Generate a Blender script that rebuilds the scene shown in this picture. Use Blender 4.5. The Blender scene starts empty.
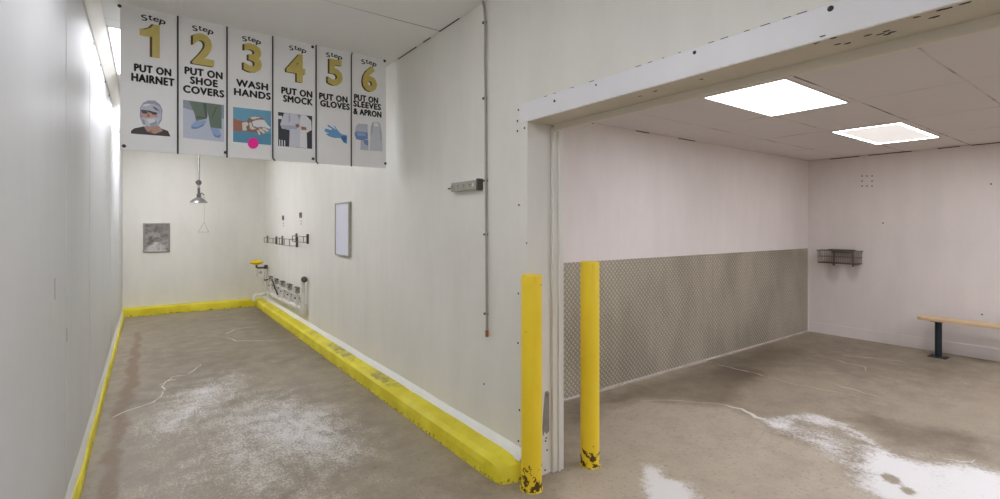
import bpy, bmesh, math, random
import numpy as np
from mathutils import Vector, Matrix, noise as mnoise
random.seed(7)
SC = bpy.context.scene
COL = SC.collection
PI = math.pi

# ------------------------------------------------------------------ camera
FPX, HY, CAMH, YAW = 489.0, 226.0, 1.52, math.radians(35.8)
cam_d = bpy.data.cameras.new('camera')
cam = bpy.data.objects.new('camera', cam_d); COL.objects.link(cam)
cam.location = (0, 0, CAMH)
cam.rotation_euler = (PI / 2, 0, -YAW)
cam_d.sensor_width = 36.0
cam_d.lens = 36.0 * FPX / 1000.0
cam_d.shift_y = -(249.5 - HY) / 1000.0
cam_d.clip_start = 0.02
SC.camera = cam
SC.view_settings.view_transform = 'Standard'
SC.view_settings.look = 'None'
SC.view_settings.gamma = 1.0
SC.view_settings.exposure = 1.55
SC.view_settings.use_curve_mapping = False
SC.cycles.max_bounces = 12
SC.cycles.diffuse_bounces = 7
SC.cycles.glossy_bounces = 4

def ray(x, y):
    a = (x - 500.0) / FPX
    return (math.sin(YAW) + a * math.cos(YAW), math.cos(YAW) - a * math.sin(YAW), (HY - y) / FPX)
def onZ(x, y, z):
    d = ray(x, y); t = (z - CAMH) / d[2]; return (t * d[0], t * d[1])
def onY(x, y, Y):
    d = ray(x, y); t = Y / d[1]; return (t * d[0], CAMH + t * d[2])
def onX(x, y, X):
    d = ray(x, y); t = X / d[0]; return (t * d[1], CAMH + t * d[2])

# ------------------------------------------------------------------ materials
def s2l(c):
    c = c / 255.0
    return c / 12.92 if c <= 0.04045 else ((c + 0.055) / 1.055) ** 2.4
def rgb(r, g, b): return (s2l(r), s2l(g), s2l(b), 1.0)

class NT:
    """tiny helper around a node tree"""
    def __init__(self, name):
        self.m = bpy.data.materials.new(name); self.m.use_nodes = True
        self.t = self.m.node_tree; self.n = self.t.nodes; self.l = self.t.links
        self.b = self.n['Principled BSDF']
    def node(self, kind, **kw):
        n = self.n.new(kind)
        for k, v in kw.items(): setattr(n, k, v)
        return n
    def put(self, sock, v):
        if hasattr(v, 'is_output'): self.l.new(v, sock)
        elif v is not None: sock.default_value = v
    def math(self, op, a, b=None, c=None, clamp=False):
        n = self.node('ShaderNodeMath', operation=op, use_clamp=clamp)
        self.put(n.inputs[0], a)
        if b is not None: self.put(n.inputs[1], b)
        if c is not None: self.put(n.inputs[2], c)
        return n.outputs[0]
    def mix(self, f, a, b):
        n = self.node('ShaderNodeMix', data_type='RGBA')
        self.put(n.inputs[0], f); self.put(n.inputs[6], a); self.put(n.inputs[7], b)
        return n.outputs[2]
    def obj(self): return self.node('ShaderNodeTexCoord').outputs['Object']
    def pos(self): return self.node('ShaderNodeNewGeometry').outputs['Position']
    def scale(self, v, s):
        n = self.node('ShaderNodeVectorMath', operation='MULTIPLY'); self.put(n.inputs[0], v); n.inputs[1].default_value = s
        return n.outputs[0]
    def noise(self, v, scale, detail=3, rough=0.55, dist=0.0):
        n = self.node('ShaderNodeTexNoise'); self.put(n.inputs['Vector'], v)
        n.inputs['Scale'].default_value = scale; n.inputs['Detail'].default_value = detail
        n.inputs['Roughness'].default_value = rough; n.inputs['Distortion'].default_value = dist
        return n.outputs[0]
    def ramp(self, f, lo, hi):
        n = self.node('ShaderNodeMapRange', interpolation_type='SMOOTHSTEP')
        self.put(n.inputs[0], f); n.inputs[1].default_value = lo; n.inputs[2].default_value = hi
        return n.outputs[0]
    def xyz(self, v):
        n = self.node('ShaderNodeSeparateXYZ'); self.put(n.inputs[0], v); return n.outputs
    def attr(self, name):
        return self.node('ShaderNodeAttribute', attribute_name=name).outputs['Fac']
    def bump(self, h, strength, dist=0.01):
        n = self.node('ShaderNodeBump'); n.inputs['Strength'].default_value = strength; n.inputs['Distance'].default_value = dist
        self.put(n.inputs['Height'], h); self.l.new(n.outputs[0], self.b.inputs['Normal'])
    def done(self, color=None, rough=None, metal=None, spec=None):
        if color is not None: self.put(self.b.inputs['Base Color'], color)
        if rough is not None: self.put(self.b.inputs['Roughness'], rough)
        if metal is not None: self.put(self.b.inputs['Metallic'], metal)
        if spec is not None: self.put(self.b.inputs['Specular IOR Level'], spec)
        return self.m

def plain(name, c, rough=0.5, metal=0.0, var=0.06, nscale=9.0, spec=None, bump=0.0):
    k = NT(name); v = k.obj()
    n = k.noise(v, nscale, 4)
    dark = tuple(x * (1 - 2 * var) for x in c[:3]) + (1,)
    lite = tuple(min(1, x * (1 + var)) for x in c[:3]) + (1,)
    if bump: k.bump(k.noise(v, nscale * 12, 2), bump, 0.002)
    return k.done(k.mix(n, dark, lite), rough, metal, spec)

def wall_mat(name, c, rough, bump=0.12, grime=0.06, spec=0.4, dark_patches=()):
    k = NT(name); p = k.pos()
    a = k.noise(p, 0.9, 4, 0.6)
    b = k.noise(k.scale(p, (1.0, 1.0, 0.25)), 5.0, 5, 0.65)
    f = k.math('MULTIPLY_ADD', a, 0.5, k.math('MULTIPLY', b, 0.5))
    lo = tuple(x * (1 - grime) for x in c[:3]) + (1,)
    hi = tuple(min(1, x * (1 + grime * .5)) for x in c[:3]) + (1,)
    col = k.mix(k.ramp(f, 0.3, 0.7), lo, hi)
    if dark_patches:                       # soft darker patches mixed into the wall colour, each with its own place
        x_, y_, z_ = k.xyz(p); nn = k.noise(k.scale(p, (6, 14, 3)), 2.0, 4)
        for (yy, zz, sy_, sz_, st_) in dark_patches:
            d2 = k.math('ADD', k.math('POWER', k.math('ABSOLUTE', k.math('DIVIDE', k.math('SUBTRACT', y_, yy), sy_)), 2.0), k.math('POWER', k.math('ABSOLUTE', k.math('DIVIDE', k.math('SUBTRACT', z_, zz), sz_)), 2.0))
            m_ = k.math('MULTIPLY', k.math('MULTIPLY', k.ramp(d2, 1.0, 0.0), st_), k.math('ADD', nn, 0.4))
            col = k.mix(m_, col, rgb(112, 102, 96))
    h = k.math('MULTIPLY_ADD', k.noise(p, 140, 2), 0.25, k.noise(k.scale(p, (1, 1, .35)), 2.2, 2))
    k.bump(h, bump, 0.012)
    return k.done(col, rough, 0.0, spec)

M = {}
M['wall'] = wall_mat('painted_wall_white', rgb(230, 228, 220), 0.42)
M['wall_left'] = wall_mat('glossy_panel_white', rgb(218, 220, 222), 0.5, 0.16, 0.04, 0.22)
M['wall_room'] = wall_mat('painted_wall_room', rgb(230, 223, 220), 0.5)
M['wall_far'] = wall_mat('painted_wall_far', rgb(230, 223, 220), 0.5, dark_patches=((2.58, .93, .10, .20, .30), (2.82, .92, .12, .24, .30)))
M['header_trim'] = wall_mat('header_trim_white', rgb(233, 232, 234), 0.3, 0.05, 0.04)
M['jamb'] = wall_mat('jamb_white', rgb(228, 226, 220), 0.4, 0.06)
M['soffit'] = wall_mat('soffit_cream', rgb(214, 206, 190), 0.45, 0.05, 0.1)
M['soffit_rail'] = wall_mat('soffit_rail_cream', rgb(222, 214, 198), 0.4, 0.04, 0.05)
M['caulk'] = plain('white_caulk', rgb(236, 236, 232), 0.5, 0, 0.05, 14)
M['grout'] = plain('rough_grout', rgb(186, 175, 158), 0.8, 0, 0.3, 20)
M['sign'] = plain('sign_board_white', rgb(240, 240, 240), 0.45, 0, 0.02)
M['ink'] = plain('black_print', rgb(38, 38, 40), 0.5, 0, 0.02)
M['tape'] = plain('dark_joint_cord', rgb(60, 60, 60), 0.6)
M['gold'] = plain('gold_print', rgb(208, 190, 104), 0.4, 0.0, 0.10, 14)
M['goldlite'] = plain('light_gold_print', rgb(222, 203, 108), 0.4, 0.0, 0.06, 14)
M['golddark'] = plain('brown_print', rgb(94, 66, 30), 0.5, 0, 0.1, 20)
M['pink'] = plain('hot_pink_sticker', rgb(255, 34, 160), 0.4, 0, 0.02)
M['screw'] = plain('dark_screw', rgb(70, 66, 62), 0.5, 0.5)
M['hole'] = plain('dark_hole', rgb(62, 55, 50), 0.9)
M['steel'] = plain('brushed_steel', rgb(170, 168, 164), 0.35, 0.85, 0.12, 25)
M['darksteel'] = plain('dark_steel', rgb(96, 92, 92), 0.45, 0.7, 0.12, 25)
M['greymetal'] = plain('grey_painted_metal', rgb(178, 177, 166), 0.5, 0.25, 0.08, 18)
M['greyshade'] = plain('dark_grey_plastic', rgb(92, 90, 84), 0.55, 0.0, 0.1, 18)
M['conduit'] = plain('grey_conduit', rgb(168, 168, 158), 0.5, 0.1, 0.1, 12)
M['copper'] = plain('rusty_copper', rgb(180, 118, 66), 0.6, 0.3, 0.2, 40)
M['pvc'] = plain('white_pvc', rgb(222, 220, 212), 0.4, 0, 0.06, 12)
M['bowl'] = plain('yellow_plastic', rgb(236, 208, 30), 0.4, 0, 0.06, 12)
M['wood'] = None
M['leg'] = plain('blue_black_steel', rgb(44, 54, 60), 0.45, 0.3, 0.2, 20)
M['wire'] = plain('wire_grey', rgb(132, 122, 113), 0.5, 0.5, 0.15, 30)
M['rustwire'] = plain('rusty_wire', rgb(112, 74, 52), 0.7, 0.3, 0.25, 40)
M['blackish'] = plain('dark_grey_part', rgb(66, 60, 56), 0.6, 0.1, 0.2, 20)
M['torn'] = plain('bare_torn_panel', rgb(146, 142, 136), 0.7, 0.1, 0.15, 25)
M['lightframe'] = plain('white_light_frame', rgb(228, 224, 224), 0.5)
# picture inks
for nm, c in dict(p_hair=(196, 198, 212), p_hair2=(160, 162, 188), p_skin=(206, 164, 150), p_dark=(62, 50, 52), p_beard=(206, 208, 216),
                  p_neck=(188, 150, 134), p_floor=(196, 204, 220), p_floor2=(150, 156, 176), p_green=(108, 124, 108), p_green2=(78, 94, 80),
                  p_blue=(150, 176, 216), p_blue2=(116, 144, 190), p_sky=(110, 170, 200), p_sky2=(92, 152, 184), p_arm=(168, 112, 88),
                  p_foam=(226, 218, 212), p_foam2=(150, 118, 106), p_coat=(214, 216, 228), p_coat2=(182, 186, 204), p_navy=(58, 60, 72),
                  p_white=(232, 234, 238), p_glove=(110, 164, 214), p_glove2=(66, 112, 164), p_sleeve=(192, 196, 208), p_apron=(206, 210, 218),
                  p_apron2=(184, 188, 198)).items():
    M[nm] = plain('print_' + nm[2:], rgb(*c), 0.5, 0, 0.03, 30)

def m_wood():
    k = NT('pale_wood_plank'); v = k.obj()
    n = k.noise(k.scale(v, (14, 1.2, 14)), 3.0, 5, 0.6, 0.6)
    k.bump(n, 0.1, 0.002)
    return k.done(k.mix(n, rgb(196, 168, 128), rgb(226, 202, 164)), 0.5)
M['wood'] = m_wood()

def m_bollard(name, c1, c2, rust_h):
    k = NT(name); v = k.obj(); z = k.xyz(v)[2]
    rnd = k.math('MULTIPLY', k.node('ShaderNodeObjectInfo').outputs['Random'], 37.0)
    va = k.node('ShaderNodeVectorMath', operation='ADD'); k.l.new(v, va.inputs[0]); k.l.new(rnd, va.inputs[1]); v0 = v; v = va.outputs[0]
    n1 = k.noise(v, 6, 4); n2 = k.noise(v, 22, 5, 0.65)
    col = k.mix(n1, c1, c2)
    f = k.math('ADD', k.math('MULTIPLY', k.ramp(z, rust_h, 0.0), 0.215), n2)
    chip = k.ramp(f, 0.70, 0.73)
    rustc = k.mix(k.noise(v, 60, 4), rgb(44, 40, 22), rgb(118, 84, 30))
    # rust run on one side just below the cap
    run = k.math('MULTIPLY', k.ramp(z, 1.12, 1.29), k.ramp(k.noise(k.scale(v, (30, 30, 4)), 1.0, 3), 0.60, 0.75))
    col = k.mix(k.math('MULTIPLY', run, 0.55), col, rgb(170, 92, 22))
    col = k.mix(chip, col, rustc)
    k.bump(k.noise(v, 40, 3), 0.15, 0.003)
    return k.done(col, k.math('MULTIPLY_ADD', chip, 0.4, 0.38), 0.0, 0.4)
M['bollard'] = m_bollard('yellow_bollard_paint', rgb(244, 206, 34), rgb(250, 222, 60), 0.25)

def m_curb():
    k = NT('yellow_curb_paint'); p = k.pos()
    n1 = k.noise(p, 3, 5, 0.6); n2 = k.noise(p, 30, 5, 0.7); n3 = k.noise(p, 11, 4, 0.6)
    col = k.mix(k.ramp(n1, 0.3, 0.7), rgb(216, 200, 34), rgb(234, 222, 62))
    w = k.attr('wear')
    grey = k.mix(n3, rgb(118, 112, 84), rgb(160, 150, 96))
    col = k.mix(k.math('MULTIPLY', k.ramp(k.math('ADD', w, n3), 0.78, 1.1), 0.8), col, grey)
    low = k.ramp(k.xyz(p)[2], 0.05, 0.0)
    chip = k.ramp(k.math('MULTIPLY_ADD', low, 0.14, n2), 0.65, 0.72)
    col = k.mix(k.math('MULTIPLY', chip, 0.8), col, rgb(84, 76, 40))
    k.bump(k.math('ADD', n2, n1), 0.35, 0.008)
    return k.done(col, 0.5, 0, 0.4)
M['curb'] = m_curb()

def m_floor():
    k = NT('stained_concrete'); p = k.pos()
    big = k.noise(p, 0.8, 5, 0.6); mid = k.noise(p, 4.5, 6, 0.68); fine = k.noise(p, 34, 5, 0.75); speck = k.noise(p, 120, 2, 0.6)
    streak = k.noise(k.scale(p, (7, 2.5, 1)), 2.4, 6, 0.75, 0.6)
    tone, white, brown = k.attr('tone'), k.attr('white'), k.attr('brown')
    base = k.mix(k.ramp(mid, 0.3, 0.7), rgb(138, 126, 110), rgb(164, 152, 134))
    base = k.mix(k.math('MULTIPLY', k.ramp(big, 0.35, 0.65), 0.6), base, rgb(162, 150, 130))
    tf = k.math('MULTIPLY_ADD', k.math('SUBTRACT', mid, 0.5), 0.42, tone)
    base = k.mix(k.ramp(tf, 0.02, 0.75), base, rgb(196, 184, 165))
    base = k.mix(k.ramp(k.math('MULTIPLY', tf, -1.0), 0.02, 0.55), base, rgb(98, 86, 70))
    base = k.mix(k.math('MULTIPLY', k.ramp(k.math('MULTIPLY_ADD', k.math('SUBTRACT', mid, .5), .8, brown), .15, .5), 0.8), base, rgb(122, 98, 76))
    base = k.mix(k.math('MULTIPLY', k.ramp(fine, 0.54, 0.68), 0.5), base, rgb(96, 86, 72))
    base = k.mix(k.math('MULTIPLY', k.ramp(speck, 0.55, 0.75), 0.22), base, rgb(206, 198, 184))
    grit = k.noise(k.scale(p, (1.0, 0.55, 1)), 75, 4, 0.8)
    n = k.math('MULTIPLY_ADD', streak, 0.8, k.math('MULTIPLY_ADD', grit, 1.5, k.math('MULTIPLY_ADD', mid, 0.7, -0.88)))
    wf = k.ramp(k.math('MULTIPLY_ADD', white, 0.95, n), 0.92, 1.38)
    wf = k.math('MULTIPLY', wf, k.ramp(white, 0.0, 0.15))
    wf = k.math('MULTIPLY', wf, k.math('MULTIPLY_ADD', k.ramp(white, 0.3, 0.8), 0.4, 0.6))
    col = k.mix(wf, base, rgb(224, 222, 219))
    k.bump(k.math('MULTIPLY_ADD', fine, 0.5, mid), 0.12, 0.006)
    r = k.math('MULTIPLY_ADD', mid, 0.22, 0.36)
    r = k.math('MULTIPLY_ADD', wf, 0.3, r)
    return k.done(col, r, 0, 0.35)
M['floor'] = m_floor()

def m_plate():
    """tread plate: two families of raised lozenges at right angles"""
    k = NT('diamond_tread_plate'); p = k.pos(); x, _, z = k.xyz(p)
    pitch = 0.052
    hs = []
    for off, s in ((0.0, 1.0), (0.5, -1.0)):
        u = k.math('ADD', k.math('DIVIDE', x, pitch), off); v = k.math('ADD', k.math('DIVIDE', z, pitch), off)
        uu = k.math('SUBTRACT', k.math('FRACT', u), 0.5); vv = k.math('SUBTRACT', k.math('FRACT', v), 0.5)
        a = k.math('MULTIPLY', k.math('ADD', uu, k.math('MULTIPLY', vv, s)), 0.7071)
        b = k.math('MULTIPLY', k.math('SUBTRACT', uu, k.math('MULTIPLY', vv, s)), 0.7071)
        d = k.math('ADD', k.math('POWER', k.math('DIVIDE', a, 0.40), 2.0), k.math('POWER', k.math('DIVIDE', b, 0.14), 2.0))
        hs.append(k.ramp(d, 1.0, 0.2))
    h = k.math('MAXIMUM', hs[0], hs[1])
    st = k.noise(k.scale(p, (1.2, 1, 0.5)), 2.0, 5, 0.6); sm = k.noise(p, 22, 4, 0.6)
    base = k.mix(k.ramp(st, 0.3, 0.72), rgb(152, 144, 126), rgb(176, 168, 149))
    base = k.mix(k.math('MULTIPLY', k.ramp(sm, 0.5, 0.8), 0.35), base, rgb(140, 131, 112))
    base = k.mix(k.math('MULTIPLY', h, k.math('MULTIPLY_ADD', st, 0.6, 0.25)), base, rgb(238, 233, 222))  # worn lozenges paler than dirty ground; their shine put into the colour
    k.bump(h, 0.9, 0.006)
    return k.done(base, 0.42, 0.3, 0.5)
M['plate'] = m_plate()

def m_tiles():
    k = NT('ceiling_tiles_room'); p = k.pos(); x, y, z = k.xyz(p)
    wob = k.math('MULTIPLY', k.math('SUBTRACT', k.noise(p, 1.5, 2), 0.5), 0.02)
    def seam(c, off, per, w):
        f = k.math('FRACT', k.math('ADD', k.math('DIVIDE', k.math('ADD', k.math('SUBTRACT', c, off), wob), per), 0.5))
        return k.math('LESS_THAN', k.math('MULTIPLY', k.math('ABSOLUTE', k.math('SUBTRACT', f, 0.5)), per), w)
    sx = seam(x, 4.31, 1.118, 0.007); sy = seam(y, 0.80, 0.61, 0.007)
    s = k.math('MAXIMUM', sx, sy)
    dk = k.ramp(k.noise(p, 1.7, 3, 0.6), 0.42, 0.66)
    base = k.mix(k.noise(p, 1.2, 4), rgb(216, 210, 208), rgb(226, 221, 219))
    base = k.mix(k.math('MULTIPLY', k.ramp(k.noise(p, 90, 2), 0.5, 0.7), 0.06), base, rgb(150, 145, 140))
    col = k.mix(k.math('MULTIPLY', s, k.math('MULTIPLY_ADD', dk, 0.75, 0.12)), base, rgb(84, 76, 70))
    k.bump(k.math('SUBTRACT', 1.0, s), 0.3, 0.004)
    return k.done(col, 0.75, 0, 0.2)
M['tiles'] = m_tiles()

def m_ceil():
    k = NT('corridor_ceiling_panels'); p = k.pos(); x, y, z = k.xyz(p)
    wob = k.math('MULTIPLY', k.math('SUBTRACT', k.noise(p, 1.3, 2), 0.5), 0.02)
    f = k.math('FRACT', k.math('ADD', k.math('DIVIDE', k.math('ADD', k.math('SUBTRACT', y, 3.34), wob), 1.22), 0.5))
    s = k.math('LESS_THAN', k.math('MULTIPLY', k.math('ABSOLUTE', k.math('SUBTRACT', f, 0.5)), 1.22), 0.005)
    dk = k.ramp(x, 0.9, 1.8)
    base = k.mix(k.noise(p, 1.4, 4), rgb(236, 237, 236), rgb(242, 243, 242))
    col = k.mix(k.math('MULTIPLY', s, k.math('MULTIPLY_ADD', dk, 0.6, 0.2)), base, rgb(80, 78, 70))
    k.bump(k.noise(p, 80, 2), 0.08, 0.004)
    return k.done(col, 0.55, 0, 0.3)
M['ceil'] = m_ceil()

def m_emit(name, c, s, edge=None):
    k = NT(name)
    k.b.inputs['Base Color'].default_value = (0.8, 0.8, 0.8, 1)
    k.b.inputs['Emission Color'].default_value = c
    k.b.inputs['Emission Strength'].default_value = s
    k.b.inputs['Roughness'].default_value = 0.6
    return k.m
M['lamp_room'] = m_emit('lit_diffuser_lavender', (0.90, 0.92, 1.0, 1), 3.1)
M['fill_room_side'] = m_emit('added_fill_side', (0.90, 0.92, 1.03, 1), 9.2)  # strong emitter for the added, unseen side room panels
M['lamp_dim'] = m_emit('lit_diffuser_dim', (1.0, 0.95, 0.93, 1), 0.21)
M['lamp_edge'] = m_emit('lit_diffuser_edge', (1.0, 0.96, 0.97, 1), 9.0)
M['lamp_corr'] = m_emit('lit_diffuser_corridor', (0.92, 0.93, 1.0, 1), 3.9)
M['lamp_rear'] = m_emit('lit_diffuser_rear', (0.93, 0.93, 1.0, 1), 6.4)
M['fill_near'] = m_emit('added_fill_near', (0.92, 0.93, 1.0, 1), 3.2)  # emitter of the added panel above the viewer
M['fill_back'] = m_emit('added_fill_back', (0.92, 0.93, 1.0, 1), 6.0)  # emitter of the added panel behind the camera
M['lamp_mid'] = m_emit('lit_diffuser_mid', (0.93, 0.93, 1.0, 1), 2.9)

def m_pan():
    k = NT('smudged_steel_pan'); v = k.obj()
    n = k.noise(v, 9, 6, 0.7, 0.5); n2 = k.noise(v, 3.2, 4, 0.6)
    col = k.mix(k.ramp(n, 0.42, 0.66), rgb(176, 174, 170), rgb(128, 124, 120))
    return k.done(col, k.math('MULTIPLY_ADD', n2, 0.3, 0.2), 0.75)
M['pan'] = m_pan()
def m_board():
    k = NT('pale_gloss_board'); v = k.obj()  # even pale lavender gloss of the framed board
    return k.done(rgb(222, 223, 238), k.math('MULTIPLY_ADD', k.noise(v, 3, 3), 0.1, 0.15), 0.0, 0.5)
M['board_face'] = m_board()

# ------------------------------------------------------------------ mesh helpers
def box(bm, x0, x1, y0, y1, z0, z1, bev=0.0, seg=2):
    vs = [bm.verts.new(c) for c in ((x0, y0, z0), (x1, y0, z0), (x1, y1, z0), (x0, y1, z0), (x0, y0, z1), (x1, y0, z1), (x1, y1, z1), (x0, y1, z1))]
    fs = [bm.faces.new([vs[i] for i in q]) for q in ((3, 2, 1, 0), (4, 5, 6, 7), (0, 1, 5, 4), (1, 2, 6, 5), (2, 3, 7, 6), (3, 0, 4, 7))]
    if bev:
        es = {e for f in fs for e in f.edges}
        bmesh.ops.bevel(bm, geom=list(es), offset=bev, segments=seg, affect='EDGES', profile=0.5)
    return bm
def tube(bm, pts, r, n=10, cap=True):
    pts = [Vector(p) for p in pts]; rings = []
    up = None
    for i, p in enumerate(pts):
        a = pts[max(0, i - 1)]; b = pts[min(len(pts) - 1, i + 1)]
        t = (b - a).normalized()
        if up is None: up = t.orthogonal().normalized()
        u = (up - t * up.dot(t)); u = u.normalized() if u.length > 1e-6 else t.orthogonal().normalized()
        up = u; w = t.cross(u)
        rr = r[i] if isinstance(r, (list, tuple)) else r
        rings.append([bm.verts.new(p + (u * math.cos(2 * PI * k / n) + w * math.sin(2 * PI * k / n)) * rr) for k in range(n)])
    for A, B in zip(rings, rings[1:]):
        for k in range(n):
            bm.faces.new((A[k], A[(k + 1) % n], B[(k + 1) % n], B[k]))
    if cap:
        bm.faces.new(rings[0][::-1]); bm.faces.new(rings[-1])
    return bm
def lathe(bm, prof, c=(0, 0, 0), n=32, axis='z'):
    rings = []
    for r, h in prof:
        ring = []
        for k in range(n):
            a = 2 * PI * k / n
            q = (r * math.cos(a), r * math.sin(a), h)
            if axis == 'x': q = (h, q[0], q[1])
            elif axis == 'y': q = (q[0], h, q[1])
            ring.append(bm.verts.new((c[0] + q[0], c[1] + q[1], c[2] + q[2])))
        rings.append(ring)
    for A, B in zip(rings, rings[1:]):
        for k in range(n): bm.faces.new((A[k], A[(k + 1) % n], B[(k + 1) % n], B[k]))
    bm.faces.new(rings[0][::-1]); bm.faces.new(rings[-1])
    return bm
def prism(bm, poly, h, axis):
    """polygon of 3-D points pushed along axis vector"""
    a = [bm.verts.new(p) for p in poly]; b = [bm.verts.new(Vector(p) + Vector(axis) * h) for p in poly]
    bm.faces.new(a); bm.faces.new(b[::-1])
    for i in range(len(a)): bm.faces.new((a[i], b[i], b[(i + 1) % len(a)], a[(i + 1) % len(a)]))
    return bm
def new(): return bmesh.new()

def obj(name, bm, mat, parent=None, smooth=False):
    if parent is not None:
        org = Vector(parent.location)
        q = parent.parent
        while q is not None: org += Vector(q.location); q = q.parent
        bmesh.ops.translate(bm, verts=bm.verts, vec=-org)
    bmesh.ops.recalc_face_normals(bm, faces=bm.faces)
    me = bpy.data.meshes.new(name); bm.to_mesh(me); bm.free()
    for mm in (mat if isinstance(mat, list) else [mat]): me.materials.append(mm)
    if smooth:
        me.polygons.foreach_set('use_smooth', [True] * len(me.polygons))
        try: me.set_sharp_from_angle(angle=math.radians(40))
        except Exception: pass
    o = bpy.data.objects.new(name, me); COL.objects.link(o)
    if parent is not None: o.parent = parent
    return o
def thing(name, label, cat, loc=(0, 0, 0), group=None):
    o = bpy.data.objects.new(name, None); COL.objects.link(o)
    o.empty_display_size = 0.1; o.location = loc
    o['label'] = label; o['category'] = cat
    if group: o['group'] = group
    return o
def struct(name, bm, mat, label=None, smooth=False):
    o = obj(name, bm, mat, None, smooth); o['kind'] = 'structure'
    if label: o['label'] = label
    return o

# ------------------------------------------------------------------ room shell
XL, XR, XR2 = -0.338, 1.84, 2.08
YE, ZC, ZR = 10.4, 3.03, 2.46
YJ, ZL = 2.27, 2.145           # opening: far jamb and soffit height
YW, XF = 3.12, 7.75            # side room: plated wall and far wall
YB = -4.0
# floor -- a fine grid that carries the stain masks
def pip(px, py, poly):
    inside = np.zeros(px.shape, bool); j = len(poly) - 1
    for i in range(len(poly)):
        xi, yi = poly[i]; xj, yj = poly[j]
        c = ((yi > py) != (yj > py)) & (px < (xj - xi) * (py - yi) / ((yj - yi) if yj != yi else 1e-9) + xi)
        inside ^= c; j = i
    return inside
def dist_poly(px, py, poly):
    d = np.full(px.shape, 1e9)
    for (ax, ay), (bx, by) in zip(poly, poly[1:] + poly[:1]):
        vx, vy = bx - ax, by - ay; L = vx * vx + vy * vy + 1e-12
        t = np.clip(((px - ax) * vx + (py - ay) * vy) / L, 0, 1)
        d = np.minimum(d, np.hypot(px - ax - t * vx, py - ay - t * vy))
    return d
def soft(px, py, pix, width):
    poly = [onZ(x, y, 0) for x, y in pix]
    d = dist_poly(px, py, poly); s = np.where(pip(px, py, poly), d, -d)
    return np.clip(s / width * 0.5 + 0.5, 0, 1)

WHITE = [  # traced in the floor plane: outline, strength, edge softness (m)
    ([(118, 442), (124, 424), (150, 408), (172, 388), (238, 372), (246, 392), (222, 418), (186, 436), (150, 446)], 0.56, 0.35),
    ([(150, 430), (235, 392), (310, 380), (345, 398), (372, 425), (390, 460), (400, 499), (400, 560), (90, 560), (130, 470)], 0.42, 0.6),
    ([(200, 360), (262, 372), (300, 396), (335, 425), (330, 450), (270, 462), (180, 470), (190, 400)], 0.16, 0.5),
    ([(285, 406), (322, 408), (350, 425), (366, 444), (345, 462), (315, 450), (290, 430)], 0.25, 0.22),
    ([(640, 463), (662, 468), (672, 478), (690, 482), (698, 499), (700, 540), (644, 540), (643, 499)], 0.95, 0.07),
    ([(715, 402), (742, 408), (757, 416), (790, 413.5), (815, 413.5), (838, 419), (860, 429), (882, 442), (900, 454), (920, 460), (965, 461),
      (1000, 471), (1040, 480), (1040, 600), (960, 560), (905, 510), (860, 478), (835, 462), (815, 446), (790, 438), (768, 432), (757, 421), (742, 412)], 0.40, 0.06),
    ([(755, 416), (790, 413.5), (815, 413.5), (838, 419), (860, 429), (882, 442), (900, 454), (885, 456), (862, 442), (835, 430), (805, 424), (775, 430), (762, 422)], 0.62, 0.06),
    ([(860, 443), (885, 446), (900, 454), (920, 460), (965, 461), (1000, 471), (1040, 480), (1040, 560), (960, 560), (905, 515), (872, 492), (852, 462)], 0.90, 0.14),
    ([(885, 445), (905, 449), (945, 452), (968, 457), (960, 464), (915, 462), (895, 455)], 0.45, 0.1),
    ([(790, 430), (830, 445), (850, 470), (880, 499), (850, 499), (815, 465)], 0.3, 0.25),
    ([(245, 312), (262, 308), (268, 312), (252, 316)], 0.4, 0.2),
    ([(215, 378), (285, 368), (292, 384), (240, 398)], 0.34, 0.4),
    ([(958, 381), (975, 380), (985, 387), (965, 390)], 0.4, 0.3),
    ([(108, 470), (122, 462), (128, 475), (110, 480)], 0.4, 0.2),
]
BARE = [([(881, 476), (890, 474), (899, 479), (901, 484), (890, 483)], 0.02), ([(901, 488), (908, 487), (915, 492), (911, 495), (903, 493)], 0.02)]
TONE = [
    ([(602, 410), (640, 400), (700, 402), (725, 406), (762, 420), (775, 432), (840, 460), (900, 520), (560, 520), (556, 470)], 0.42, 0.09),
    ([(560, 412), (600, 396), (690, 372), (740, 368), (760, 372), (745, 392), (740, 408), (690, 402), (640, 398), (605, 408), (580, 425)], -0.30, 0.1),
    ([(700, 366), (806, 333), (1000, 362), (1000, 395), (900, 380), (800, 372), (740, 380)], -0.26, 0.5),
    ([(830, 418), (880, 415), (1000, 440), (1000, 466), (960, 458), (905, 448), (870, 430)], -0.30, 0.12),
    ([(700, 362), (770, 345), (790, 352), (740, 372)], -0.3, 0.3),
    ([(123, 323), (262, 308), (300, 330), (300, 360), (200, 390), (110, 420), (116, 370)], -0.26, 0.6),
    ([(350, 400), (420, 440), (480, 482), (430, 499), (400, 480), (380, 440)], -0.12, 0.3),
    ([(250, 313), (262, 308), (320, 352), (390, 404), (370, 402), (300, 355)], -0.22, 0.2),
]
BROWN = [([(136, 332), (141, 332), (137, 372), (131, 400), (122, 440), (114, 520), (86, 520), (104, 455), (118, 400), (126, 368)], 0.62, 0.05)]

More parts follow.
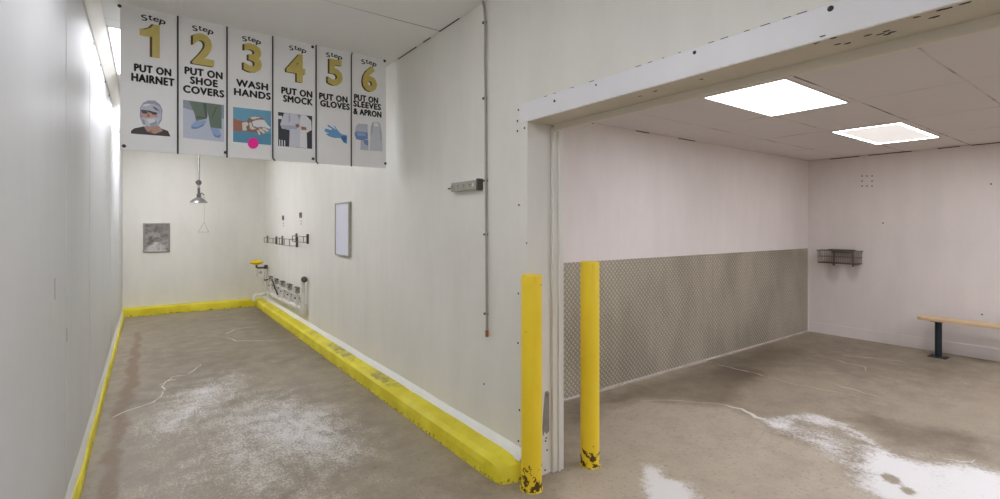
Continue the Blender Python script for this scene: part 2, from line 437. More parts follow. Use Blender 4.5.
def floor_patch(bm, lay, x0, x1, y0, y1, st):
    nx, ny = int(round((x1 - x0) / st)), int(round((y1 - y0) / st))
    X, Y = np.meshgrid(np.linspace(x0, x1, nx + 1), np.linspace(y0, y1, ny + 1))
    # ragged edges: the outlines are looked up at slightly shifted places
    sh = np.array([[mnoise.noise((a * 3.1, b * 3.1, 0.3)) for a, b in zip(r, q)] for r, q in zip(X, Y)])
    sh2 = np.array([[mnoise.noise((a * 9.0, b * 9.0, 4.3)) for a, b in zip(r, q)] for r, q in zip(X, Y)])
    PX, PY = X + sh * 0.05 + sh2 * 0.03, Y + sh * 0.04 - sh2 * 0.03
    w = np.zeros(X.shape); t = np.zeros(X.shape); br = np.zeros(X.shape)
    for p, s, e in WHITE: w = np.maximum(w, s * soft(PX, PY, p, e)) if s > 0.3 else w + s * soft(PX, PY, p, e)
    for p, e in BARE: w *= 1 - soft(X, Y, p, e)
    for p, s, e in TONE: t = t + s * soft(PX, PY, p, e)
    for p, s, e in BROWN: br = np.maximum(br, s * soft(PX, PY, p, e))
    vs = [[bm.verts.new((X[j, i], Y[j, i], 0)) for i in range(nx + 1)] for j in range(ny + 1)]
    for j in range(ny + 1):
        for i in range(nx + 1):
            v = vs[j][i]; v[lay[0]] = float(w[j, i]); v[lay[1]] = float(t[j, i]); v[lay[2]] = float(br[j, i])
    for j in range(ny):
        for i in range(nx): bm.faces.new((vs[j][i], vs[j][i + 1], vs[j + 1][i + 1], vs[j + 1][i]))
bm = new()
lay = [bm.verts.layers.float.new(n) for n in ('white', 'tone', 'brown')]
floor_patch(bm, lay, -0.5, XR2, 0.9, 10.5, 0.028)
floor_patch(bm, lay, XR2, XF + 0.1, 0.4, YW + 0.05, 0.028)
for x0, x1, y0, y1 in ((-0.5, XR2, YB, 0.9), (XR2, XF + 0.1, YB, 0.4)):
    bm.faces.new([bm.verts.new(c) for c in ((x0, y0, 0), (x1, y0, 0), (x1, y1, 0), (x0, y1, 0))])
floor = struct('floor', bm, M['floor'], 'worn grey concrete floor with white mineral stains')
for f in floor.data.polygons:
    if f.normal.z < 0: f.flip() if hasattr(f, 'flip') else None

def crack(pix, w, name='crack_line', mat='caulk'):
    """thin mineral line in the concrete, a low ribbon with ragged width"""
    pts = [onZ(x, y, 0) for x, y in pix]; dense = []
    for a, b in zip(pts, pts[1:]):
        n = max(2, int(math.dist(a, b) / 0.05))
        for i in range(n): dense.append((a[0] + (b[0] - a[0]) * i / n, a[1] + (b[1] - a[1]) * i / n))
    dense.append(pts[-1]); b = new(); L = []; Rr = []
    for i, (x, y) in enumerate(dense):
        p0 = dense[max(0, i - 1)]; p1 = dense[min(len(dense) - 1, i + 1)]
        t = Vector((p1[0] - p0[0], p1[1] - p0[1])).normalized(); n = Vector((-t.y, t.x))
        j = mnoise.noise((x * 9, y * 9, 1.0)) * 0.035 + mnoise.noise((x * 27, y * 27, 1.0)) * 0.02; ww = w * (0.2 + 1.2 * abs(mnoise.noise((x * 13, y * 13, 5.0)) + 0.3))
        if i in (0, len(dense) - 1): ww *= 0.3
        L.append(b.verts.new((x + n.x * (j + ww), y + n.y * (j + ww), 0.0004))); Rr.append(b.verts.new((x + n.x * (j - ww), y + n.y * (j - ww), 0.0004)))
    top = [b.faces.new((L[i], L[i + 1], Rr[i + 1], Rr[i])) for i in range(len(L) - 1)]
    r = bmesh.ops.extrude_face_region(b, geom=top)
    bmesh.ops.translate(b, verts=[v for v in r['geom'] if isinstance(v, bmesh.types.BMVert)], vec=(0, 0, 0.0012))
    return obj(name, b, M[mat], floor)
M['mineral'] = plain('white_mineral', rgb(216, 212, 206), 0.8, 0, 0.1, 40)
M['mineral_dim'] = plain('pale_mineral', rgb(192, 181, 165), 0.8, 0, 0.1, 40)
crack([(112, 418), (122, 413), (137, 407), (152, 402), (160, 397), (163, 390), (163, 383), (172, 377), (186, 375)], 0.008, mat='mineral')
crack([(160, 385), (168, 380), (176, 379)], 0.02, mat='mineral')
crack([(187, 374), (196, 370), (200, 364)], 0.008, mat='mineral')
crack([(226, 334), (236, 329), (252, 327)], 0.008, mat='mineral')
crack([(226, 337), (236, 341), (258, 341), (276, 340)], 0.009, mat='mineral')
crack([(842, 355), (860, 357), (884, 359), (906, 362)], 0.013, mat='mineral_dim')
crack([(835, 360), (850, 364), (866, 367), (866, 371)], 0.013, mat='mineral_dim')
crack([(826, 382), (850, 388), (880, 398)], 0.013, mat='mineral_dim')
crack([(716, 364), (760, 375), (800, 385), (860, 397)], 0.010, mat='mineral_dim')
crack([(640, 401), (672, 400), (700, 402), (724, 405)], 0.010, mat='mineral_dim')
crack([(724, 405), (742, 409), (757, 417), (766, 419)], 0.016, mat='mineral')
crack([(944, 459), (960, 461), (978, 461)], 0.01, mat='mineral')

# walls
bm = new()
prof = [(YB, 0), (-0.6, 0), (-0.6, ZL), (YJ, ZL), (YJ, 0), (YE + .2, 0), (YE + .2, ZC + .1), (YB, ZC + .1)]
prism(bm, [(XR, y, z) for y, z in prof], XR2 - XR, (1, 0, 0))
wall_right = struct('wall_right', bm, M['wall'], 'white insulated panel wall with the wide opening')
bm = new(); box(bm, XL - 0.12, XL, YB, YE + .2, 0, ZC + .1)
wall_left = struct('wall_left', bm, M['wall_left'], 'glossy white panel wall along the corridor')
bm = new(); box(bm, XL - .12, XR, YE, YE + 0.15, 0, ZC + .1)
wall_end = struct('wall_back', bm, M['wall'], 'white end wall of the corridor')
bm = new(); box(bm, XR2, XF + .15, YW, YW + .12, 0, ZR + .3)
struct('wall_plated', bm, M['wall_room'], 'white side room wall above the tread plate')
bm = new(); box(bm, XF, XF + .12, YB, YW, 0, ZR + .3)
wall_far = struct('wall_far', bm, M['wall_far'], 'white far wall of the side room')
bm = new(); box(bm, XL, XF, YB - .12, YB, 0, ZC + .1)
struct('wall_front', bm, M['wall'])
bm = new(); box(bm, XL - .12, XR, YB, YE + .15, ZC, ZC + .1)
struct('ceiling', bm, M['ceil'], 'white panel ceiling of the corridor')
bm = new(); box(bm, XR2, XF, YB, YW, ZR, ZR + .08)
ceiling_room = struct('ceiling', bm, M['tiles'], 'tiled ceiling of the side room')

# panel joints of the left wall: slim raised cover strips
for i, (y, w) in enumerate(((3.33, .003),)):
    bm = new(); box(bm, XL, XL + 0.0025, y - w, y + w, .17, ZC - .07, .001, 1)
    struct('trim_joint', bm, M['wall_left'])
for y, w in ((4.6, .003), (7.1, .003)):
    bm = new(); box(bm, XL, XL + 0.0015, y - w, y + w, .17, ZC - .07, .0006, 1)
    struct('trim_joint', bm, M['wall_left'])
# cove along the left wall top
bm = new()
prism(bm, [(XL, YB, ZC - .075), (XL + .012, YB, ZC - .075), (XL + .085, YB, ZC - .008), (XL + .085, YB, ZC), (XL, YB, ZC)], YE - YB, (0, 1, 0))
cove = struct('trim_cove', bm, M['jamb'], 'angled cove strip at the top of the left wall')
for i in range(9):
    y = 4.9 + i * .62
    bm = new(); lathe(bm, [(.012, 0), (.010, .006), (.002, .008)], (XL, y, ZC - .10), 10, 'x'); obj('screw', bm, M['screw'], wall_left)

# curbs -------------------------------------------------------------
def curb(name, pts, axis, label, wear=()):
    """profile pts (across, z) swept along axis with slight waviness; rows along length"""
    a0, a1, fix, sgn = axis[1:]
    n = max(2, int(abs(a1 - a0) / 0.06)); bm = new(); lay = bm.verts.layers.float.new('wear'); rows = []
    for i in range(n + 1):
        t = a0 + (a1 - a0) * i / n; row = []
        for j, (c, z) in enumerate(pts):
            wob = mnoise.noise((t * 1.7, j * 0.9, 2.0)) * 0.008 + mnoise.noise((t * 6, j * 3.1, 7.0)) * 0.004
            if j in (0, len(pts) - 1): wob = abs(wob) * 0.4 if j == 0 else 0
            cc, zz = fix + sgn * (c + (wob if j else wob)), max(0, z + (wob if 0 < j < len(pts) - 1 else 0))
            if j == len(pts) - 1: cc = fix
            v = bm.verts.new((cc, t, zz) if axis[0] == 'y' else (t, cc, zz))
            if j >= 3:
                v[lay] = max([math.exp(-((t - m) / s) ** 2) * k for m, s, k in wear] + [0])
            row.append(v)
        rows.append(row)
    for A, B in zip(rows, rows[1:]):
        for j in range(len(pts) - 1): bm.faces.new((A[j], A[j + 1], B[j + 1], B[j]))
    for R_ in (rows[0], rows[-1]):
        base = bm.verts.new((fix, R_[0].co.y, 0) if axis[0] == 'y' else (R_[0].co.x, fix, 0))
        bm.faces.new(R_ + [base])
    return struct(name, bm, M['curb'], label)
curb('trim_curb_right', [(.176, 0), (.172, .06), (.165, .100), (.13, .122), (.07, .13), (0, .135)], ('y', 2.47, YE, XR, -1),
     'chunky yellow painted curb along the right corridor wall', ((5.45, .7, .5), (4.3, .45, .5), (6.6, .4, .35)))
# chamfered near end of the right curb
bm = new(); lay = bm.verts.layers.float.new('wear')
q0 = [(.176, 0), (.172, .06), (.165, .100), (.13, .122), (.07, .13), (0, .135)]
A = [bm.verts.new((XR - c, 2.47, z)) for c, z in q0]
B = [bm.verts.new((XR - c * .99, 2.345 + .05 * c / .176, z * .97)) for c, z in q0]
Cc = [bm.verts.new((XR - c * .93, 2.295 + .05 * c / .176, z * .74)) for c, z in q0]
D = [bm.verts.new((XR - c * .90, 2.272 + .05 * c / .176, 0)) for c, z in q0]
for P_, Q_ in ((A, B), (B, Cc), (Cc, D)):
    for j in range(len(q0) - 1): bm.faces.new((P_[j], P_[j + 1], Q_[j + 1], Q_[j]))
struct('trim_curb_end', bm, M['curb'], 'chamfered near end of the yellow curb', True)
curb('trim_curb_back', [(.17, 0), (.168, .06), (.16, .115), (.14, .13), (.07, .135), (0, .138)], ('x', XL, XR - .16, YE, -1),
     'yellow painted curb along the corridor end wall')
curb('trim_curb_left', [(.034, 0), (.033, .04), (.028, .065), (.018, .078), (.008, .082), (0, .085)], ('y', 0.5, YE - .17, XL, 1),
     'narrow yellow painted curb along the left wall')
def cove_strip(name, fix, sgn, a0, a1, zlo, zhi, thick, amp, axis='y', mat='caulk', fq=1.3):
    bm = new(); n = int(abs(a1 - a0) / .06); rows = []
    for i in range(n + 1):
        t = a0 + (a1 - a0) * i / n
        u = mnoise.noise((t * fq, 3.3, fix)) * amp + mnoise.noise((t * 5, 1.3, fix)) * amp * .3
        v = mnoise.noise((t * fq, 8.3, fix)) * amp
        pr_ = [(thick + abs(v) * .5, zlo), (thick * .8, zlo + (zhi - zlo) * .35), (thick * .35, zlo + (zhi - zlo) * .75), (0.001, zhi + u), (0, zhi + u)]
        rows.append([bm.verts.new((fix + sgn * c, t, z) if axis == 'y' else (t, fix + sgn * c, z)) for c, z in pr_])
    for A_, B_ in zip(rows, rows[1:]):
        for j in range(4): bm.faces.new((A_[j], A_[j + 1], B_[j + 1], B_[j]))
    return struct(name, bm, M[mat], None, True)
cove_strip('trim_caulk_right', XR, -1, 2.29, YE - .02, .118, .172, .045, .010)
cove_strip('trim_caulk_left', XL, 1, 0.5, YE - .17, .074, .135, .016, .012)
for k_, (xa_, xb_, h_, w_) in enumerate(((2.2, 3.05, .006, .010), (3.15, 3.7, .014, .020), (3.75, 4.6, .010, .016), (4.66, 5.1, .016, .024), (5.2, 6.3, .008, .012), (6.4, 7.0, .012, .018), (7.05, 7.7, .006, .012))):
    cove_strip('trim_caulk_plate', YW - .005, -1, xa_, xb_, .0, h_, w_, .010, 'x', 'grout', 4.0)
# far wall: low cove base
bm = new(); prism(bm, [(XF, YB, 0), (XF - .006, YB, 0), (XF - .0055, YB, .138), (XF - .002, YB, .145), (XF, YB, .145)], YW - YB, (0, 1, 0))
struct('baseboard_far', bm, M['wall_room'], 'low white cove base along the far wall')

# opening: cover flashing, jamb strips, soffit rail -------------------
bm = new(); box(bm, XR - .004, XR, -0.6, 2.345, ZL, ZL + .112, .0015, 1)
header = struct('trim_header', bm, M['header_trim'], 'smooth white cover strip above the opening')
bm = new(); box(bm, XR - .004, XR2 - .07, YJ - .004, YJ, 0, ZL, .001, 1)
jamb = struct('trim_jamb', bm, M['jamb'], 'white jamb lining of the opening')
bm = new()
box(bm, XR2 - .055, XR2 + .034, YJ - .022, YJ + .02, 0.0, ZL - .02, .003)
box(bm, XR2 - .018, XR2 - .002, YJ - .034, YJ - .022, 0.0, ZL - .02, .003)
struct('trim_jamb_stop', bm, M['jamb'], 'raised white door stop on the jamb')
bm = new(); box(bm, XR, XR2 - .05, -0.6, YJ, ZL - .003, ZL, 0)
struct('trim_soffit', bm, M['soffit'])
bm = new()
box(bm, XR2 - .058, XR2 - .032, -0.6, YJ - .03, ZL - .042, ZL, .003)
box(bm, XR2 - .032, XR2 + .034, -0.6, YJ - .03, ZL - .022, ZL + .02, .003)
struct('trim_soffit_rail', bm, M['soffit_rail'], 'cream door stop rail under the header')
# scraped flecks on the soffit
for px, py in ((816, 43), (822, 36), (833, 38), (848, 43), (868, 35), (880, 34), (886, 31), (888, 34), (892, 32), (916, 17), (934, 17), (940, 10), (948, 8), (965, 3), (838, 44), (702, 79), (640, 96), (655, 91)):
    x, y = onZ(px, py, ZL - .003); bm = new()
    pts = [(x + math.cos(a) * .005 * random.uniform(.5, 1.2), y + math.sin(a) * .012 * random.uniform(.4, 1.3), ZL - .0045) for a in [k * PI / 4 for k in range(8)]]
    prism(bm, pts, .0015, (0, 0, 1)); obj('paint_chip', bm, M['hole'], header)
# torn facing at the foot of the jamb
bm = new()
tp = [(545.2, 392), (547.5, 391), (549.2, 393), (549.2, 431), (546.5, 434), (545, 431), (543.4, 436), (542.5, 428), (543.5, 412)]
prism(bm, [(lambda q: (q[0], YJ - .0065, q[1]))(onY(x, y, YJ - .0065)) for x, y in tp], .0025, (0, 1, 0))
obj('torn_patch', bm, M['torn'], jamb)
def dot_jamb(px, py, r=.006):
    x, z = onY(px, py, YJ - .004); bm = new(); lathe(bm, [(r, 0), (r * .8, -.003), (.001, -.004)], (x, YJ - .004, z), 10, 'y'); obj('screw', bm, M['screw'], jamb)
for q in ((546, 438), (547, 450), (545, 470), (545.5, 441), (546.5, 395)): dot_jamb(*q)
def dot_right(px, py, r=.007, par=None, x0=None):
    x0 = XR if x0 is None else x0
    y, z = onX(px, py, x0); bm = new(); lathe(bm, [(r, 0), (r * .8, -.003), (.001, -.0045)], (x0, y, z), 10, 'x'); obj('screw', bm, M['screw'], par or wall_right)
for q in ((518.5, 110), (517.5, 121), (517.5, 131), (524.5, 128), (519, 205), (527, 243), (518.5, 293.5), (518, 343), (519.5, 410), (518.5, 441), (484, 384), (278, 199)): dot_right(*q)
for px, py, r in ((554.5, 101, .008), (596, 85, .005), (694.5, 52.5, .008), (830.5, 8.5, .010)): dot_right(px, py, r, header, XR - .004)
# chipped outline along the top of the header strip
for i in range(26):
    y = 0.45 + i * .072 + random.uniform(-.02, .02)
    if random.random() < .35: continue
    bm = new(); box(bm, XR - .0052, XR - .003, y, y + random.uniform(.01, .035), ZL + .1115, ZL + .1135); obj('chipped_edge', bm, M['hole'], header)
for i in range(40):                                   # ragged seam under the header
    y = 0.4 + i * .046
    bm = new(); box(bm, XR - .0055, XR - .002, y, y + random.uniform(.012, .04), ZL - .0035, ZL + random.uniform(.0, .002)); obj('chipped_edge', bm, M['soffit'], header)
# wall to ceiling joint, open in places
for y0, y1 in ((3.05, 3.35), (3.5, 3.62), (3.75, 4.12)):
    bm = new(); box(bm, XR - .006, XR - .0005, y0, y1, ZC - .006, ZC - .0005); obj('open_joint', bm, M['hole'], wall_right)
for x0, x1 in ((3.1, 3.3), (3.9, 4.1), (4.6, 4.9), (2.7, 2.75)):
    bm = new(); box(bm, x0, x1, YW - .006, YW - .0005, ZR - .008, ZR - .0005); obj('open_joint', bm, M['hole'], ceiling_room)
for y0, y1 in ((2.5, 2.85), (1.95, 2.4), (1.5, 1.7), (1.15, 1.4)):
    bm = new(); box(bm, XF - .007, XF - .0005, y0, y1, ZR - .009, ZR - .0005); obj('open_joint', bm, M['hole'], ceiling_room)
# square of fixing holes on the far wall
for i in range(3):
    for px in (862, 867, 872):
        py = 176 + i * 5
        if px == 867 and i == 1: continue
        y, z = onX(px, py, XF); bm = new(); lathe(bm, [(.009, 0), (.007, -.002), (.001, -.003)], (XF, y, z), 8, 'x'); obj('fixing_hole', bm, M['hole'], wall_far)
for px, py in ((982, 314.5), (883, 223), (991, 184)):
    y, z = onX(px, py, XF); bm = new(); lathe(bm, [(.009, 0), (.007, -.002), (.001, -.003)], (XF, y, z), 8, 'x'); obj('fixing_hole', bm, M['hole'], wall_far)
# scuffs on the left wall
for px, y0, y1 in ((55, 278, 300), (67, 328, 342), (104, 374, 379)):
    bm = new(); y, z0 = onX(px, y1, XL + .001); _, z1 = onX(px, y0, XL + .001)
    box(bm, XL, XL + .0015, y - .0015, y + .0015, z0, z1); obj('scuff_mark', bm, M['torn' if px < 100 else 'screw'], wall_left)

# ------------------------------------------------------------------ ceiling lights
def ceiling_light(label, x0, x1, y0, y1, z, mat, group, edge=False):
    t = thing('ceiling_light', label, 'ceiling light', ((x0 + x1) / 2, (y0 + y1) / 2, z), group)
    w = .018
    bm = new()
    for a in ((x0 - w, x1 + w, y0 - w, y0), (x0 - w, x1 + w, y1, y1 + w), (x0 - w, x0, y0, y1), (x1, x1 + w, y0, y1)): box(bm, *a, z - .004, z - .0002)
    obj('frame', bm, M['lightframe'], t)
    if edge:
        e = .03
        bm = new(); box(bm, x0 + e, x1 - e, y0 + e, y1 - e, z - .0035, z - .0004); obj('diffuser', bm, M['lamp_dim'], t)
        for a in ((x0, x1, y0, y0 + e), (x0, x1, y1 - e, y1), (x0, x0 + e, y0 + e, y1 - e), (x1 - e, x1, y0 + e, y1 - e)):
            bm = new(); box(bm, *a, z - .0035, z - .0004); obj('light_strip', bm, M['lamp_edge'], t)
    else:
        bm = new(); box(bm, x0, x1, y0, y1, z - .0035, z - .0004); obj('diffuser', bm, mat, t)
    return t
G1, G2 = 'ceiling lights of the side room', 'ceiling lights of the corridor'
ceiling_light('evenly bright lavender white ceiling panel nearest the opening', 3.305, 4.31, 1.47, 2.025, ZR, M['lamp_room'], G1)
ceiling_light('dim centred ceiling panel with glowing edges nearer the far wall', 5.545, 6.77, 1.475, 2.015, ZR, M['lamp_room'], G1, True)
ceiling_light('added fill panel of the side room, unseen past the right edge of view', 3.305, 4.31, -.97, -.41, ZR, M['fill_room_side'], G1)  # added out of view to even out the side room light
ceiling_light('added fill panel, unseen, in the right far part of the side room ceiling', 5.545, 6.77, -.97, -.41, ZR, M['fill_room_side'], G1)  # added out of view, brightens the far wall
XA, XB = XL + .10, .30
ceiling_light('lit ceiling panel just behind the left edge of the hanging step sign', XA, XB, 4.74, 6.13, ZC, M['lamp_mid'], G2)
ceiling_light('farther lit ceiling panel behind the hanging sign nearest the shower', XA, XB, 7.64, 9.03, ZC, M['lamp_rear'], G2)
ceiling_light('added fill panel, unseen, in front of the hanging sign above the viewer', XA, XB, 1.5, 2.8, ZC, M['fill_near'], G2)  # added out of view as corridor fill
ceiling_light('added fill panel, unseen, farthest from the hanging sign', XA, XB, -2.2, -.9, ZC, M['fill_back'], G2)  # added behind the camera, fills the sign from the front

# ------------------------------------------------------------------ bollards
def bollard(label, x, y, h, r):
    t = thing('bollard', label, 'bollard', (x, y, 0), 'yellow steel bollards at the opening')
    bm = new(); lathe(bm, [(r, 0), (r, h - .004), (r * .985, h - .001), (r * .96, h)], (x, y, 0), 40); obj('post', bm, M['bollard'], t, True)
    bm = new(); lathe(bm, [(r * .95, h), (r * .93, h + .004), (r * .5, h + .006), (.003, h + .007)], (x, y, 0), 32); obj('cap', bm, M['bollard'], t, True)
    bm = new(); n = 40; prof = [(r + .003, .004), (r + .02, .0015)]
    ins, outs, lo = [], [], []
    for k in range(n):
        a = 2 * PI * k / n; rr = r + .004 + .016 * abs(mnoise.noise((math.cos(a) * 2, math.sin(a) * 2, x)))
        ins.append(bm.verts.new((x + math.cos(a) * (r - .003), y + math.sin(a) * (r - .003), .006)))
        outs.append(bm.verts.new((x + math.cos(a) * rr, y + math.sin(a) * rr, .001)))
    for k in range(n): bm.faces.new((ins[k], ins[(k + 1) % n], outs[(k + 1) % n], outs[k]))
    obj('paint_ring', bm, M['curb'], t)
    return t
bollard('yellow bollard standing against the wall corner at the end of the curb', 1.805, 2.190, 1.235, .060)
bollard('yellow bollard standing free in the opening with rust below its top', 2.290, 2.195, 1.29, .060)

# ------------------------------------------------------------------ tread plate sheets
def plate(label, x0, x1):
    t = thing('tread_plate_sheet', label, 'metal sheet', ((x0 + x1) / 2, YW, 0.02), 'tread plate sheets on the side room wall')
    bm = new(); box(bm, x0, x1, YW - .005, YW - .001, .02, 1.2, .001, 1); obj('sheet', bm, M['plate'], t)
    for x in (x0 + .04, (x0 + x1) / 2, x1 - .04):
        for z in (.12, .62, 1.14):
            bm = new(); lathe(bm, [(.008, 0), (.006, -.003), (.001, -.004)], (x, YW - .004, z), 10, 'y'); obj('screw', bm, M['steel'], t)
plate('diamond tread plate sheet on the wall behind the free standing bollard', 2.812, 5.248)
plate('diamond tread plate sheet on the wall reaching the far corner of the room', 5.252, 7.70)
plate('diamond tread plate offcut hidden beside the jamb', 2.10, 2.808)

# ------------------------------------------------------------------ bench
t = thing('bench', 'pale wooden plank bench on dark steel posts along the far wall', 'bench', (7.45, 1.64, 0))
bm = new()
y1, y0, xa, xb = 1.805, -1.2, 7.335, 7.575
pl = [(xa, y0), (xb, y0), (xb, y1 - .05), (xb - .012, y1 - .015), (xb - .05, y1), (xa + .05, y1), (xa + .012, y1 - .015), (xa, y1 - .05)]
prism(bm, [(x, y, .421) for x, y in pl], .034, (0, 0, 1))
bmesh.ops.bevel(bm, geom=[e for e in bm.edges if abs(e.verts[0].co.z - e.verts[1].co.z) < 1e-5], offset=.006, segments=2, affect='EDGES')
obj('seat', bm, M['wood'], t)
for yy in (1.625, -1.0):
    bm = new(); tube(bm, [(7.44, yy, .008), (7.44, yy, .418)], .032, 20); lg = obj('leg', bm, M['leg'], t, True)
    bm = new(); box(bm, 7.37, 7.51, yy - .085, yy + .085, .0005, .009, .003); obj('foot_plate', bm, M['leg'], lg)
    bm = new(); box(bm, 7.36, 7.55, yy - .06, yy + .06, .413, .421, .002); obj('top_plate', bm, M['leg'], lg)
    for sx in (-.05, .05):
        for sy in (-.065, .065):
            bm = new(); lathe(bm, [(.009, .009), (.009, .015), (.004, .018)], (7.44 + sx, yy + sy, 0), 6); obj('bolt', bm, M['darksteel'], lg)

# ------------------------------------------------------------------ wire basket on the far wall
t = thing('wire_basket', 'rusty grey wire basket hung on the far wall above the bench end', 'basket', (XF, 2.755, 1.0))
yA, yB, zA, zB, dep = 2.455, 2.945, 1.015, 1.185, .17
xf = XF - .02 - dep; xbk = XF - .02
def loop(z, inset=0): return [(xf + inset, yA + inset, z), (xbk, yA + inset, z), (xbk, yB - inset, z), (xf + inset, yB - inset, z), (xf + inset, yA + inset, z)]
def polyline(bm, pts, r, n=6):
    for a, b in zip(pts, pts[1:]): tube(bm, [a, b], r, n)
    return bm
obj('top_rim', polyline(new(), loop(zB), .0055), M['wire'], t)
obj('middle_wire', polyline(new(), loop(zB - .085, .004), .003), M['wire'], t)
obj('bottom_rim', polyline(new(), loop(zA, .012), .0065), M['rustwire'], t)
bm = new()
for i in range(23):
    y = yA + .012 + (yB - yA - .024) * i / 22
    tube(bm, [(xf, y, zB), (xf + .012, y, zA), (xbk, y, zA), (xbk, y, zB)], .0022, 5)
for i in range(1, 7):
    x = xf + dep * i / 7
    tube(bm, [(x, yA, zB), (x, yA + .012, zA), (x, yB - .012, zA), (x, yB, zB)], .0022, 5)
obj('wire_mesh', bm, M['wire'], t)
for y in (2.57, 2.80):
    bm = new(); box(bm, xbk - .004, XF, y - .010, y + .010, .97, 1.185, .002); obj('wall_strap', bm, M['wire'], t)
t2 = thing('tray', 'dark flat tray lying across the top of the wire basket', 'tray', (XF - .11, 2.67, 1.155))
bm = new(); box(bm, xf + .03, XF - .04, 2.53, 2.82, zB + .0058, zB + .016, .004); obj('rim', bm, M['blackish'], t2)
bm = new()
prism(bm, [(xf + .04, 2.56, zB + .0055), (xf + .04, 2.79, zB + .0055), (xf + .05, 2.78, 1.155), (xf + .05, 2.57, 1.155)], .09, (1, 0, 0)); obj('well', bm, M['greyshade'], t2)

# ------------------------------------------------------------------ conduit and power strip on the right wall
pts = [(482.8, -14), (484.2, 8), (485.2, 22), (484.9, 60), (485.6, 110), (485.8, 186), (486.4, 260), (486.8, 332)]
P3 = []
for px, py in pts:
    y, z = onX(px, py, XR - .014); P3.append((XR - .014, y, min(z, ZC - .001)))
cy, cz = P3[-1][1], P3[-1][2]
t = thing('conduit', 'thin grey conduit drop running down the right wall from the ceiling', 'conduit', (XR, cy, cz))
obj('tube', tube(new(), P3, .0075, 10), M['conduit'], t, True)
bm = new(); tube(bm, [(XR - .014, cy, cz - .03), (XR - .014, cy, cz + .012)], .0105, 10); obj('end_fitting', bm, M['copper'], t, True)
for px, py in ((484.5, 22), (484.6, 98), (485.4, 180.5), (485.6, 234.5), (486, 314)):
    y, z = onX(px, py, XR - .014); bm = new(); box(bm, XR - .020, XR, y - .008, y + .022, z - .007, z + .007, .002); obj('clip', bm, M['darksteel'], t)
ya, za = 2.745, 1.80; yb = 3.10
t = thing('power_strip', 'grey metal power strip screwed on the right wall beside the conduit', 'power strip', (XR, 2.96, 1.80))
bm = new(); box(bm, XR - .046, XR - .002, ya + .016, yb, za - .032, za + .032, .006); obj('body', bm, M['greymetal'], t)
bm = new(); box(bm, XR - .048, XR, ya, ya + .016, za - .040, za + .040, .003); obj('end_plate', bm, M['greyshade'], t)
for i in range(4):
    y = ya + .095 + i * .078
    bm = new(); box(bm, XR - .0485, XR - .045, y - .024, y + .024, za - .018, za + .018, .001, 1); s = obj('socket', bm, M['greymetal'], t)
    for dy, dz, h in ((-.007, .004, .008), (.007, .004, .010), (0, -.010, .005)):
        bm = new(); box(bm, XR - .0492, XR - .048, y + dy - .0028, y + dy + .0028, za + dz - h / 2, za + dz + h / 2); obj('slot', bm, M['hole'], s)
bm = new(); box(bm, XR - .052, XR - .045, ya + .045, ya + .062, za - .012, za + .012, .002); obj('switch', bm, M['pvc'], t)
bm = new(); tube(bm, [(XR - .024, yb - .002, za - .004), (XR - .024, yb + .03, za - .004), (XR - .018, yb + .085, za - .002)], .006, 8); obj('cord_stub', bm, M['greyshade'], t, True)

# ------------------------------------------------------------------ pale framed board on the right wall
t = thing('framed_board', 'narrow upright pale board in a grey metal frame on the right wall', 'board', (XR, 5.62, 1.18))
my0, my1, mz0, mz1, fw = 5.37, 5.86, 1.18, 1.79, .014
bm = new()
for a in ((my0, my0 + fw, mz0, mz1), (my1 - fw, my1, mz0, mz1), (my0 + fw, my1 - fw, mz0, mz0 + fw), (my0 + fw, my1 - fw, mz1 - fw, mz1)):
    box(bm, XR - .035, XR, a[0], a[1], a[2], a[3], .002)
obj('frame', bm, M['greymetal'], t)
bm = new(); box(bm, XR - .026, XR, my0 + fw, my1 - fw, mz0 + fw, mz1 - fw); obj('panel', bm, M['board_face'], t)

# ------------------------------------------------------------------ steel panel on the end wall
t = thing('recessed_steel_panel', 'square dull stainless steel panel on the corridor end wall', 'wall panel', (.132, YE, 1.06))
bx0, bx1, bz0, bz1 = -.06, .325, 1.062, 1.572
bm = new(); w = .028
for a in ((bx0, bx0 + w, bz0, bz1), (bx1 - w, bx1, bz0, bz1), (bx0 + w, bx1 - w, bz0, bz0 + w), (bx0 + w, bx1 - w, bz1 - w, bz1)):
    box(bm, a[0], a[1], YE - .022, YE + .002, a[2], a[3], .003)
obj('rim', bm, M['steel'], t)
bm = new(); N = 16; vs = []
for j in range(N + 1):
    row = []
    for i in range(N + 1):
        u, v = i / N, j / N
        e = min(u, 1 - u, v, 1 - v)
        dpt = -.020 + .016 * min(1, e / .3) + .002 * mnoise.noise((u * 5, v * 5, 1))
        row.append(bm.verts.new((bx0 + w + (bx1 - bx0 - 2 * w) * u, YE + dpt, bz0 + w + (bz1 - bz0 - 2 * w) * v)))
    vs.append(row)
for j in range(N):
    for i in range(N): bm.faces.new((vs[j][i], vs[j][i + 1], vs[j + 1][i + 1], vs[j + 1][i]))
obj('pan', bm, M['pan'], t)

